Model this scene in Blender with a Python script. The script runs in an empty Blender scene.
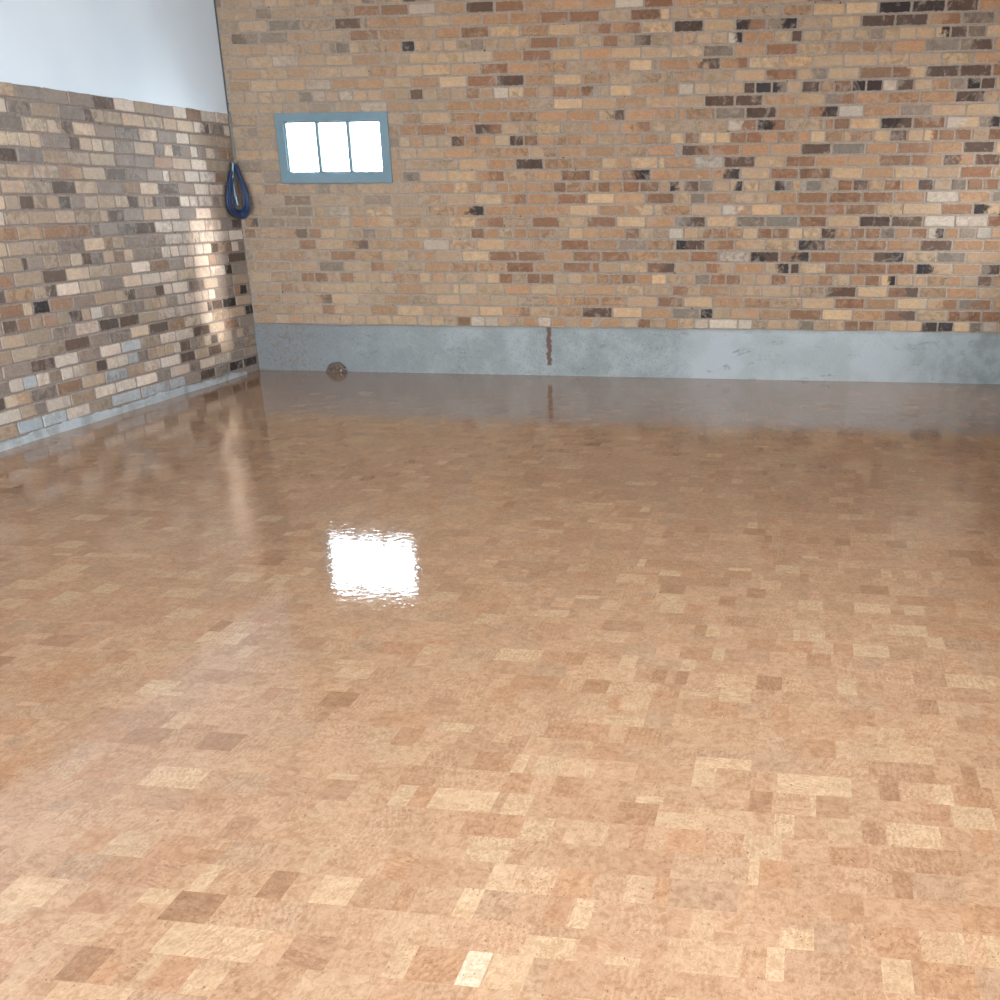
import bpy, bmesh, math, random
from mathutils import Matrix, Vector

C = bpy.context.scene.collection
S = bpy.context.scene
random.seed(7)

# ---------------------------------------------------------------- camera
# world: X runs along the back wall from the left corner, Y towards the back
# wall (its brick face is Y = 0), Z up from the floor; metres
PITCH, YAW, ROLL = 0.412007, 0.167158, -0.004986
cam = bpy.data.cameras.new('camera')
cam.sensor_fit = 'HORIZONTAL'
cam.sensor_width = 36.0
cam.lens = 36.0 * 1.1235
cam.shift_x = -0.1077
cam.shift_y = 0.1895
cam.clip_start = 0.05
cam_obj = bpy.data.objects.new('camera', cam)
C.objects.link(cam_obj)
fw = Vector((-math.sin(YAW) * math.cos(PITCH), math.cos(YAW) * math.cos(PITCH), -math.sin(PITCH)))
rt = Vector((math.cos(YAW), math.sin(YAW), 0))
up = rt.cross(fw)
rt2 = rt * math.cos(ROLL) + up * math.sin(ROLL)
up2 = -rt * math.sin(ROLL) + up * math.cos(ROLL)
m = Matrix((rt2, up2, -fw)).transposed().to_4x4()
m.translation = Vector((4.7972, -9.7480, 1.3946))
cam_obj.matrix_world = m
S.camera = cam_obj

# ---------------------------------------------------------------- colour management
S.view_settings.view_transform = 'Standard'
S.view_settings.look = 'None'
S.view_settings.gamma = 1.0
S.view_settings.use_curve_mapping = False
S.view_settings.exposure = 1.92

# ---------------------------------------------------------------- sky (white overcast) and hazy sun
ROOM_W, ROOM_D, ROOM_H = 6.66, 16.2, 3.45
DOOR = (0.5, 4.3, 3.15)         # opening behind the camera: x0, x1, height
# openings in the right wall: distance from the back wall from, to, sill, head
SIDE = [(0.50, 0.88, 0.98, 1.99), (5.8, 11.6, 2.15, 3.25)]  # the second, high opening is added to brighten the upper left wall
world = bpy.data.worlds.new('overcast_sky')
S.world = world
world.use_nodes = True
wn = world.node_tree
wn.nodes.clear()
tc = wn.nodes.new('ShaderNodeTexCoord')
sx = wn.nodes.new('ShaderNodeSeparateXYZ')
rp = wn.nodes.new('ShaderNodeValToRGB')
rp.color_ramp.elements[0].position = 0.46
rp.color_ramp.elements[0].color = (0.50, 0.54, 0.58, 1)
rp.color_ramp.elements[1].position = 0.54
rp.color_ramp.elements[1].color = (0.80, 0.91, 1.0, 1)
mr = wn.nodes.new('ShaderNodeMapRange')
mr.inputs['From Min'].default_value = -1
bg = wn.nodes.new('ShaderNodeBackground')
bg.inputs['Strength'].default_value = 10.0
wo = wn.nodes.new('ShaderNodeOutputWorld')
wn.links.new(tc.outputs['Generated'], sx.inputs[0])
wn.links.new(sx.outputs['Z'], mr.inputs['Value'])
wn.links.new(mr.outputs[0], rp.inputs[0])
wn.links.new(rp.outputs[0], bg.inputs['Color'])
wn.links.new(bg.outputs[0], wo.inputs['Surface'])

def light(name, kind, loc, direction, energy, color, **kw):
    d = bpy.data.lights.new(name, kind)
    d.energy = energy
    d.color = color
    for k, v in kw.items():
        setattr(d, k, v)
    o = bpy.data.objects.new(name, d)
    o.location = loc
    o.rotation_euler = Vector(direction).to_track_quat('-Z', 'Y').to_euler()
    C.objects.link(o)
    return o

# low hazy sun through the side window: falls on the left wall near the corner
light('hazy_sun', 'SUN', (12, -1, 3), (-1.0, 0.004, -0.105), 1.2, (1.0, 0.95, 0.88), angle=math.radians(2.2))
# portals mark the two openings the sky shines through
p1 = light('door_portal', 'AREA', ((DOOR[0] + DOOR[1]) / 2, -ROOM_D - 0.12, DOOR[2] / 2), (0, 1, 0), 1.0, (1, 1, 1),
           shape='RECTANGLE', size=DOOR[1] - DOOR[0], size_y=DOOR[2])
p1.data.cycles.is_portal = True
p2 = light('window_portal', 'AREA', (0.89, 0.16, 1.793), (0, -1, 0), 1.0, (1, 1, 1),
           shape='RECTANGLE', size=0.90, size_y=0.46)
p2.data.cycles.is_portal = True

for k_, (a_, b_, s_, h_) in enumerate(SIDE):
    p3 = light('side_portal', 'AREA', (ROOM_W + 0.24, -(a_ + b_) / 2, (s_ + h_) / 2), (-1, 0, 0), 1.0, (1, 1, 1),
               shape='RECTANGLE', size=b_ - a_, size_y=h_ - s_)
    p3.data.cycles.is_portal = True

# ---------------------------------------------------------------- helpers
def srgb(r, g, b, k=1.0):
    def f(c):
        c = c / 255
        return c / 12.92 if c <= 0.04045 else ((c + 0.055) / 1.055) ** 2.4
    return (min(f(r) * k, 1), min(f(g) * k, 1), min(f(b) * k, 1), 1)

class NT:
    """small helper for writing node materials"""
    def __init__(self, name):
        self.m = bpy.data.materials.new(name)
        self.m.use_nodes = True
        self.t = self.m.node_tree
        self.t.nodes.clear()
        self.out = self.t.nodes.new('ShaderNodeOutputMaterial')
    def n(self, kind, props=None, **ins):
        nd = self.t.nodes.new(kind)
        for k, v in (props or {}).items():
            setattr(nd, k, v)
        for k, v in ins.items():
            self.set(nd, k.replace('_', ' '), v)
        return nd
    def set(self, nd, key, v):
        s = nd.inputs[int(key[1:])] if key[0] == '#' else nd.inputs[key]
        if isinstance(v, bpy.types.NodeSocket):
            self.t.links.new(v, s)
        elif isinstance(v, bpy.types.Node):
            self.t.links.new(v.outputs[0], s)
        else:
            s.default_value = v
    def math(self, op, a, b=0.0, c=None, clamp=False):
        nd = self.t.nodes.new('ShaderNodeMath')
        nd.operation = op
        nd.use_clamp = clamp
        self.set(nd, '#0', a)
        self.set(nd, '#1', b)
        if c is not None:
            self.set(nd, '#2', c)
        return nd.outputs[0]
    def noise(self, vec, scale, detail=3, rough=0.6, dist=0.0):
        nd = self.t.nodes.new('ShaderNodeTexNoise')
        self.set(nd, 'Vector', vec)
        self.set(nd, 'Scale', scale)
        self.set(nd, 'Detail', detail)
        self.set(nd, 'Roughness', rough)
        self.set(nd, 'Distortion', dist)
        return nd.outputs['Fac']
    def step(self, x, a, b):
        nd = self.t.nodes.new('ShaderNodeMapRange')
        nd.interpolation_type = 'SMOOTHSTEP'
        self.set(nd, 'Value', x)
        self.set(nd, 'From Min', a)
        self.set(nd, 'From Max', b)
        return nd.outputs[0]
    def mix(self, f, a, b, mode='MIX'):
        nd = self.t.nodes.new('ShaderNodeMix')
        nd.data_type = 'RGBA'
        nd.blend_type = mode
        self.set(nd, '#0', f)
        self.set(nd, '#6', a)
        self.set(nd, '#7', b)
        return nd.outputs[2]
    def scale(self, vec, s):
        nd = self.t.nodes.new('ShaderNodeVectorMath')
        nd.operation = 'MULTIPLY'
        self.set(nd, '#0', vec)
        self.set(nd, '#1', s)
        return nd.outputs[0]
    def bump(self, h, strength, dist=0.002):
        nd = self.t.nodes.new('ShaderNodeBump')
        self.set(nd, 'Height', h)
        self.set(nd, 'Strength', strength)
        self.set(nd, 'Distance', dist)
        return nd.outputs[0]
    def coord(self, which='Object'):
        return self.t.nodes.new('ShaderNodeTexCoord').outputs[which]
    def attr(self, name):
        nd = self.t.nodes.new('ShaderNodeAttribute')
        nd.attribute_name = name
        return nd
    def bsdf(self, color, rough=0.8, normal=None, **kw):
        nd = self.t.nodes.new('ShaderNodeBsdfPrincipled')
        self.set(nd, 'Base Color', color)
        self.set(nd, 'Roughness', rough)
        if normal is not None:
            self.set(nd, 'Normal', normal)
        for k, v in kw.items():
            self.set(nd, k.replace('_', ' '), v)
        self.t.links.new(nd.outputs[0], self.out.inputs['Surface'])
        return self.m

def mesh_obj(name, verts, faces, mats, parent=None, mat_idx=None, smooth=False):
    me = bpy.data.meshes.new(name)
    me.from_pydata(verts, [], faces)
    for mm in (mats if isinstance(mats, (list, tuple)) else [mats]):
        me.materials.append(mm)
    if mat_idx:
        me.polygons.foreach_set('material_index', mat_idx)
    if smooth:
        me.polygons.foreach_set('use_smooth', [True] * len(me.polygons))
    me.update()
    o = bpy.data.objects.new(name, me)
    C.objects.link(o)
    if parent:
        o.parent = parent
    return o

def box(V, F, x0, x1, y0, y1, z0, z1):
    b = len(V)
    V += [(x0, y0, z0), (x1, y0, z0), (x1, y1, z0), (x0, y1, z0), (x0, y0, z1), (x1, y0, z1), (x1, y1, z1), (x0, y1, z1)]
    F += [tuple(b + i for i in f) for f in ((0, 3, 2, 1), (4, 5, 6, 7), (0, 1, 5, 4), (1, 2, 6, 5), (2, 3, 7, 6), (3, 0, 4, 7))]

def structure(o):
    o['kind'] = 'structure'
    return o

# ---------------------------------------------------------------- brick work
# letters: K near black, D dark brown, B rust brown, O orange tan, T tan, L pale
# cream, W whitish, G grey, U pale blue paint; two letters = the brick changes
# from one to the other along its length
CAT_BACK = {'K': (46, 38, 37), 'D': (86, 66, 55), 'B': (134, 96, 71), 'O': (166, 127, 95), 'T': (172, 143, 115),
            'L': (188, 155, 120), 'W': (184, 167, 150), 'G': (124, 110, 97), 'U': (160, 168, 172)}
CAT_LEFT = {'K': (56, 47, 44), 'D': (96, 81, 72), 'B': (144, 115, 94), 'O': (170, 138, 110), 'T': (168, 147, 127),
            'L': (190, 169, 147), 'W': (202, 185, 171), 'G': (138, 124, 114), 'U': (170, 174, 177)}
BACK_BRICKS = """
0|85,194,O 205,323,T 335,450,O 456,571,T 580,681,T 691,797,T 807,917,L 930,1039,T 1045,1148,T 1157,1272,L 1281,1393,L 1401,1500,L 1512,1622,T 1633,1742,L 1750,1857,T 1866,1976,B 1987,2096,W 2105,2214,W 2225,2328,T 2339,2438,T 2447,2565,O 2572,2678,W 2689,2797,O 2807,2917,T 2928,3043,O 3102,3287,O 3298,3413,T 3424,3528,B 3539,3649,T 3660,3766,O 3777,3886,L 3899,4010,W 4021,4250,W 4263,4368,W 4381,4487,T 4500,4609,T 4617,4746,T 4757,4873,G 4880,4989,T 4997,5114,L 5124,5229,B 5240,5353,B 5364,5474,T 5482,5616,L 5619,5726,T 5735,5852,K 5860,5974,K 5982,6102,L 6109,6194,G
1|8,161,O 172,404,T 410,644,T 648,855,BL 868,1083,T 1092,1327,O 1336,1564,L 1572,1791,T 1800,2053,T 2064,2267,L 2276,2502,OB 2505,2732,L 2740,2940,O 2951,3204,D 3215,3457,L 3468,3701,O 3713,3938,G 3949,4044,K 4052,4184,T 4195,4426,O 4439,4669,O 4680,4927,B 4938,5173,L 5184,5420,O 5431,5676,BD 5687,5919,L 5930,6181,B 6192,6329,B
2|52,281,O 289,516,T 599,745,OD 749,982,L 991,1208,T 1214,1451,O 1464,1678,T 1690,1890,T 1903,2157,T 2169,2397,T 2404,2631,T 2642,2862,O 2869,3098,O 3109,3336,O 3343,3583,T 3591,3798,B 3809,4038,L 4049,4285,O 4296,4519,O 4532,4762,T 4773,5020,L 5031,5265,B 5276,5513,O 5524,5748,L 5759,5989,TB 6000,6247,GB
3|14,148,T 161,287,T 293,394,B 405,646,T 649,879,T 888,1105,L 1117,1338,L 1349,1582,O 1586,1820,T 1899,2039,T 2050,2274,L 2286,2507,O 2516,2734,L 2739,2972,T 2981,3233,O 3244,3464,L 3475,3698,T 3709,3940,BT 3951,4182,O 4193,4434,T 4447,4667,T 4748,4944,T 4955,5192,D 5203,5431,L 5443,5679,BD 5690,5897,O 5905,6132,O 6143,6306,T
4|21,206,T 219,353,O 363,477,T 488,603,B 614,723,B 734,837,T 842,958,B 963,1075,T 1084,1188,T 1197,1300,L 1313,1420,O 1429,1539,O 1550,1647,L 1658,1772,O 1783,1888,T 1899,2009,T 2017,2131,T 2142,2243,L 2252,2356,B 2368,2476,T 2488,2595,B 2606,2710,B 2721,2826,T 2838,2945,T 2956,3063,O 3189,3281,O 3289,3403,B 3416,3527,O 3538,3654,L 3665,3774,T 3784,3889,T 3898,4015,G 4026,4139,B 4150,4260,B 4273,4381,T 4394,4503,T 4514,4626,B 4637,4753,O 4764,4884,O 4895,4999,B 5010,5127,L 5138,5249,O 5260,5367,B 5378,5492,LK 5503,5620,T 5631,5737,T 5749,5875,O 5886,5997,O 6008,6114,T 6127,6230,D
5|79,410,T 419,643,T 891,1115,T 1124,1356,BO 1361,1594,T 1602,1824,O 1835,2057,O 2069,2304,O 2316,2544,B 2555,2784,O 2795,3025,B 3105,3264,T 3276,3492,L 3502,3726,BD 3737,3973,T 3981,4205,BT 4216,4446,O 4457,4649,TK 4737,4933,L 4944,5173,B 5184,5414,B 5425,5631,B 5643,5914,KT 5925,6136,O 6147,6282,D
6|73,293,O 306,533,O 544,765,T 770,998,B 1004,1233,O 1239,1454,L 1530,1688,O 1697,1927,T 1938,2157,L 2170,2405,B 2414,2644,B 2652,2875,O 2885,3111,B 3122,3354,B 3365,3593,O 3604,3845,O 3856,4078,B 4089,4325,W 4336,4561,KD 4572,4803,BK 4814,5049,B 5061,5298,O 5311,5542,DK 5554,5787,L 5798,6010,G 6021,6271,T
7|20,167,T 176,486,T 657,891,T 903,1119,OD 1128,1361,O 1370,1598,O 1607,1821,W 1833,2058,T 2070,2298,L 2310,2539,O 2544,2776,O 2782,3010,B 3020,3248,O 3261,3490,G 3500,3719,O 3730,3966,KD 3977,4201,OB 4212,4448,T 4459,4701,L 4712,4929,KD 4940,5166,O 5177,5398,B 5409,5653,O 5664,5898,D 5909,6133,O 6144,6260,O
8|15,112,B 121,361,T 370,586,OD 597,700,B 711,829,T 838,944,L 953,1069,T 1078,1189,G 1198,1310,T 1321,1423,L 1434,1538,O 1549,1656,L 1666,1770,O 1783,1887,T 1899,2013,T 2024,2133,B 2144,2254,O 2265,2375,T 2387,2492,O 2500,2606,O 2615,2724,O 2736,2843,T 2854,2958,L 2970,3089,O 3100,3207,O 3210,3314,O 3319,3428,B 3439,3543,T 3555,3662,T 3674,3782,W 3795,3903,L 3914,4021,TB 4032,4136,B 4147,4256,O 4267,4379,L 4390,4496,B 4507,4625,B 4636,4734,L 4745,4877,L 4888,4998,D 5006,5110,O 5122,5221,B 5234,5341,B 5354,5452,G 5461,5576,O 5587,5699,B 5710,5828,WK 5839,5937,O 5948,6070,G 6077,6177,W 6189,6289,T
9|28,147,BK 156,391,G 400,628,G 639,871,O 882,972,L 1130,1350,OL 1362,1594,O 1599,1831,T 1841,2064,L 2071,2305,OB 2314,2535,T 2546,2771,B 2776,2992,L 3003,3237,B 3248,3475,L 3486,3716,O 3729,3965,GD 3978,4205,L 4216,4438,G 4449,4698,G 4709,4922,B 4933,5166,L 5177,5412,D 5423,5659,D 5670,5893,W 5904,6141,W 6152,6252,B
10|114,267,T 280,510,G 519,653,G 768,971,W 982,1104,T 1205,1348,L 1427,1649,T 1661,1889,O 1900,2140,OK 2152,2373,O 2385,2620,O 2628,2853,O 2858,3087,L 3098,3313,O 3322,3538,OL 3619,3842,O 3853,4087,T 4100,4320,WO 4331,4559,L 4570,4810,O 4818,5055,B 5066,5290,B 5301,5496,L 5501,5784,T 5795,6020,B 6031,6227,KL
11|408,641,D 652,878,T 887,1103,T 1115,1343,G 1350,1580,T 1590,1818,T 1830,2056,T 2068,2291,L 2302,2501,OB 2514,2755,O 2763,2997,B 3008,3223,L 3234,3464,O 3476,3709,B 3722,3837,L 3845,3952,G 3963,4186,O 4197,4435,T 4443,4679,O 4690,4919,B 4930,5174,B 5185,5421,B 5432,5658,O 5668,5899,W 5910,6142,O
12|1545,1643,O 1653,1762,T 1772,1884,O 1895,2010,L 2019,2128,O 2140,2241,T 2254,2355,O 2367,2485,O 2496,2603,O 2613,2724,O 2732,2828,B 2835,2955,O 2963,3084,O 3095,3188,B 3191,3292,O 3302,3425,B 3436,3586,B 3597,3668,T 3676,3782,KT 3793,3902,D 3913,4015,G 4026,4143,T 4154,4249,LK 4262,4372,L 4380,4491,T 4502,4629,KG 4639,4698,L 4749,4860,G 4867,4983,T 4994,5098,B 5109,5216,D 5222,5339,L 5350,5465,B 5476,5591,O 5602,5708,D 5720,5837,T 5848,5954,G 5965,6075,B 6086,6192,B
13|1466,1606,G 1617,1843,T 1854,2082,L 2093,2320,OB 2331,2556,T 2569,2787,O 2797,3032,B 3111,3281,O 3292,3515,BK 3526,3734,O 3742,3992,O 4003,4225,OK 4236,4456,L 4467,4679,B 4690,4928,B 4939,5166,L 5178,5406,O 5417,5651,L 5664,5896,T 5907,6131,B
14|1490,1711,T 1720,1945,T 1956,2180,L 2191,2412,O 2423,2645,D 2656,2884,O 2892,3118,O 3129,3350,LO 3361,3569,L 3637,3862,O 3870,4087,W 4098,4337,D 4343,4567,L 4580,4804,B 4815,5045,O 5052,5285,O 5296,5522,B 5533,5760,BO 5771,5991,DO 6002,6181,D
15|1455,1591,T 1599,1822,T 1833,2070,O 2075,2308,O 2314,2537,O 2548,2760,LB 2771,2994,O 3005,3228,O 3237,3480,T 3492,3710,O 3766,3986,DB 3997,4216,B 4227,4445,O 4456,4684,O 4695,4917,D 4928,5174,G 5185,5413,O 5424,5659,B 5670,5898,O 5909,6127,D
16|1461,1543,T 1549,1651,O 1664,1768,T 1779,1886,T 1896,2002,DB 2013,2122,O 2133,2245,O 2257,2367,T 2380,2489,D 2500,2607,B 2618,2732,O 2737,2841,O 2850,2960,O 2968,3087,O 3098,3308,T 3317,3440,O 3448,3571,O 3582,3666,T 3677,3779,L 3790,3897,B 3909,4018,L 4029,4138,L 4146,4262,B 4270,4382,B 4388,4501,O 4513,4646,O 4657,4748,O 4759,4864,L 4875,4997,O 5008,5112,LB 5123,5229,O 5240,5349,L 5360,5479,D 5486,5595,T 5606,5709,LB 5720,5827,B 5839,5951,B 5962,6072,T 6079,6179,B
17|1468,1603,O 1612,1843,B 1854,2084,O 2092,2318,DB 2327,2453,T 2464,2580,T 2588,2791,L 2804,3033,T 3041,3268,O 3279,3513,OB 3524,3628,L 3636,3866,T 3877,4110,T 4121,4335,WB 4346,4562,KB 4573,4849,T 4930,5042,B 5047,5269,L 5280,5509,KD 5520,5749,B 5760,5993,WL 6004,6149,GK
18|1501,1652,O 1664,1893,L 1904,2142,O 2150,2374,O 2385,2607,O 2615,2841,O 2849,3091,O 3102,3308,LD 3319,3554,O 3561,3721,O 3791,4016,O 4024,4245,G 4256,4484,D 4496,4713,O 4724,4950,BK 4958,5135,W 5146,5405,O 5416,5638,G 5645,5887,T 5898,6123,L
19|20,256,T 938,1136,T 1147,1373,W 1386,1590,O 1601,1862,T 1869,2083,O 2096,2322,O 2329,2537,O 2545,2739,T 2747,2971,L 2979,3241,T 3254,3474,O 3485,3724,T 3727,3923,T 3934,4160,D 4171,4375,D 4386,4631,O 4642,4843,L 4851,5070,GB 5081,5314,O 5321,5546,O 5556,5803,O 5810,6014,D 6025,6127,T
20|40,157,T 168,276,T 288,389,L 750,853,W 861,969,T 980,1084,W 1095,1206,L 1219,1329,T 1341,1446,O 1455,1564,T 1575,1677,D 1688,1790,T 1801,1912,T 1920,2027,T 2039,2139,B 2150,2256,T 2264,2378,W 2386,2495,L 2505,2609,O 2621,2725,T 2736,2845,B 2853,2956,O 2964,3064,B 3115,3186,T 3197,3362,L 3373,3606,O 3617,3725,O 3733,3841,W 3853,3970,T 3981,4104,T 4115,4224,L 4235,4312,D 4323,4437,K 4449,4553,KG 4565,4661,T 4672,4798,D 4809,4908,O 4920,5038,B 5048,5141,K 5151,5262,K 5269,5370,W 5381,5490,D 5501,5626,T 5637,5751,O 5762,5872,G 5882,5975,K 5982,6078,D
21|36,215,O 227,452,L 460,690,L 701,913,W 923,1142,O 1146,1353,O 1362,1582,L 1593,1819,O 1823,2040,L 2053,2281,B 2289,2510,D 2519,2743,O 2751,2966,L 2970,3194,O 3202,3429,T 3441,3674,T 3685,3908,O 3919,4147,T 4158,4387,L 4394,4625,B 4636,4852,TG 4863,5085,L 5096,5327,B 5334,5568,BL 5579,5810,D 5821,6043,D
22|75,308,O 319,548,L 559,774,O 785,1004,L 1015,1239,T 1250,1470,O 1481,1681,L 1692,1918,L 1928,2156,O 2167,2385,B 2393,2626,O 2637,2853,O 2861,3099,T 3110,3332,O 3343,3518,L 3583,3798,O 3806,4040,OD 4050,4256,OB 4267,4487,L 4499,4733,L 4740,4961,T 4971,5215,T 5224,5439,L 5445,5666,T 5679,5901,L 5914,6092,O
23|216,425,L 436,651,W 662,879,T 890,1108,L 1118,1343,O 1592,1801,L 1812,2025,L 2037,2260,T 2270,2497,O 2504,2727,B 2739,2960,L 2968,3198,O 3203,3432,L 3440,3662,T 3674,3906,L 3918,4140,G 4151,4378,O 4388,4618,B 4629,4840,L 4851,5080,O 5091,5314,O 5325,5553,O 5558,5791,G 5801,6032,GD
24|530,640,L 651,747,T 760,861,O 1103,1180,L 1532,1633,K 1644,1752,T 1763,1863,T 1876,1982,T 1990,2087,T 2095,2196,G 2207,2312,T 2320,2441,T 2452,2564,T 2570,2789,B 2797,2915,O 2926,3021,L 3032,3130,T 3141,3254,B 3265,3373,T 3384,3512,GD 3519,3665,T 3676,3741,O 3753,3855,T 3866,3973,T 3981,4089,L 4100,4204,WK 4215,4313,O 4324,4440,O 4451,4567,L 4577,4646,D 4657,4792,L 4797,4923,T 4934,5025,T 5036,5139,L 5150,5243,G 5256,5354,L 5361,5476,L 5487,5607,L 5618,5717,LK 5728,5838,D 5845,5970,G 5981,6085,L
25|106,332,DG 592,808,T 816,1042,T 1109,1340,B 1351,1563,O 1569,1795,T 1806,2010,O 2019,2240,B 2251,2487,L 2499,2713,O 2724,2959,L 2970,3203,OB 3211,3435,OB 3446,3674,L 3686,3906,D 3918,4141,L 4152,4375,KB 4386,4607,GK 4618,4850,T 4862,5069,L 5080,5317,D 5324,5552,D 5563,5787,OB 5798,6020,G
26|36,172,T 183,419,T 993,1208,D 1269,1495,O 1504,1707,O 1718,1938,L 1948,2178,O 2189,2395,O 2407,2651,O 2656,2870,B 2883,3114,B 3125,3347,T 3353,3582,B 3588,3648,L 3659,3783,T 3790,4018,L 4029,4254,O 4266,4489,T 4500,4710,O 4721,4947,L 4958,5184,L 5197,5422,K 5433,5665,K 5676,5898,D 5909,6048,O
27|338,465,G 470,675,T 684,911,T 922,1149,T 1154,1369,B 1380,1600,B 1609,1819,W 1827,2057,O 2068,2288,D 2301,2523,B 2534,2763,O 2771,2988,O 2996,3222,O 3233,3449,W 3460,3678,B 3689,3916,O
28|61,180,T 430,525,L 537,634,L 885,985,L 996,1104,T 1115,1214,T 1452,1549,L
"""
LEFT_BRICKS = """
0|706,897,W 908,1172,G 1183,1428,T 1439,1692,W 1697,1951,D 1956,2220,G 2231,2476,G 2487,2755,G 2766,2991,T
1|121,359,G 370,609,DW 620,869,L 880,1068,T 1079,1324,L 1335,1621,T 1632,1841,T 1849,2082,TD 2093,2356,G 2367,2633,T 2643,2863,G
2|276,707,T 718,910,W 921,1174,G 1187,1428,LT 1439,1727,G 1738,1966,G 1977,2223,L 2234,2500,DL 2511,2747,L 2760,2980,G
3|332,469,W 613,715,W 726,980,GD 991,1107,L 1118,1248,G 1259,1518,T 1529,1772,G 1783,1908,L 1919,2038,L 2049,2182,L 2188,2298,D 2306,2455,G 2466,2588,G 2594,2701,L 2711,2809,L 2816,2917,L 2920,3030,L
4|264,483,T 494,735,W 747,1020,T 1026,1281,B 1292,1542,G 1553,1791,G 1802,2084,T 2095,2338,T 2349,2600,T 2611,2855,G 2866,3088,D
5|383,627,W 638,866,W 878,1084,T 1191,1408,G 1418,1669,G 1680,1935,D 1946,2203,T 2216,2464,OB 2475,2727,T 2738,2981,T
6|504,733,W 744,987,G 1000,1268,D 1279,1524,L 1530,1746,B 1757,2056,G 2067,2315,L 2322,2578,D 2591,2836,T 2847,3067,T
7|470,701,W 712,839,W 850,983,W 994,1203,D 1210,1321,G 1332,1491,DT 1593,1708,D 1716,1877,L 1888,2083,T 2094,2241,T 2254,2396,G 2407,2518,D 2529,2648,T 2660,2780,T 2791,2924,D 2934,3052,T
8|520,765,W 776,1017,G 1026,1281,W 1292,1541,T 1552,1788,G 1799,1989,D 2095,2369,T 2382,2586,T 2599,2855,T 2866,3086,T
9|382,636,W 648,889,W 902,1157,W 1165,1403,W 1409,1669,D 1680,1896,G 1907,2114,G 2213,2460,B 2467,2746,B 2759,2995,O 3007,3227,O
10|528,764,W 777,1027,W 1038,1293,W 1304,1553,G 1564,1842,G 1852,1987,T 1998,2086,B 2098,2330,L 2341,2608,G 2619,2861,T 2871,3122,T
11|597,721,W 734,858,W 869,977,W 988,1105,W 1117,1234,W 1245,1361,W 1372,1521,G 1532,1753,G 1764,1869,T 1878,1995,B 2005,2134,T 2144,2269,G 2275,2379,D 2390,2512,L 2523,2644,T 2655,2799,T 2810,2956,G 2969,3013,D 3021,3179,T
12|343,526,G 665,898,W 1061,1280,G 1291,1549,B 1560,1803,W 1814,2058,T 2069,2321,T 2332,2587,L 2596,2842,D 2853,3117,T 3128,3351,B
13|288,401,K 412,659,W 672,913,W 924,1177,L 1188,1435,W 1446,1693,W 1702,1940,L 1950,2205,G 2729,2951,DT 2962,3231,O 3244,3464,D
14|305,554,G 565,790,L 801,1046,G 1057,1278,W 1420,1540,D 1551,1806,G 1817,2056,DT 2067,2310,T 2321,2570,G 2581,2823,B 2834,2992,K 3100,3320,B
15|70,188,K 854,972,W 983,1120,W 1131,1235,W 1246,1381,G 1500,1600,T 1606,1713,T 1724,1874,G 1885,1993,G 2003,2130,L 2143,2253,G 2265,2390,W 2402,2495,T 2503,2640,D 2651,2762,T 2769,2919,B 2932,3046,T 3055,3177,B 3188,3319,D
16|292,524,K 535,707,D 790,1039,W 1050,1294,W 1305,1548,W 1559,1813,T 1825,2077,D 2086,2324,D 2333,2595,W 2605,2856,G 2868,3124,T 3137,3357,T
17|0,144,K 732,929,W 941,1181,L 1192,1427,B 1440,1705,D 1716,1954,L 1962,2224,G 2231,2460,G 2472,2748,D 2759,3040,T 3043,3281,T 3294,3514,T
18|289,531,B 1347,1571,W 1582,1837,T 1848,2101,U 2114,2363,W 2375,2621,G 2634,2877,W 2889,3132,D 3140,3402,G
19|1154,1298,D 1309,1395,W 1402,1527,T 1536,1639,L 1650,1767,T 1778,1908,G 1916,2042,U 2049,2174,W 2180,2306,W 2319,2440,D 2448,2564,T 2571,2704,W 2713,2838,W 2845,2969,G 2974,3094,W 3105,3232,U 3239,3367,W 3371,3481,G
20|1102,1325,D 1336,1617,W 1628,1849,W 1856,2077,T 2090,2357,U 2370,2629,T 2640,2913,B 2926,3187,G 3195,3438,OL 3446,3666,D
21|1046,1202,G 1213,1496,W 1507,1698,G 1705,1985,W 1996,2248,W 2259,2508,W 2519,2787,T 2799,3051,W 3062,3317,GT 3324,3544,W
22|49,298,K 309,556,K 1069,1300,G 1310,1541,U 1552,1942,U 1953,2326,U 2337,2602,T 2608,2860,W 2871,3119,U 3129,3368,U 3379,3601,T
23|55,194,K 202,361,K
"""
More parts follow.
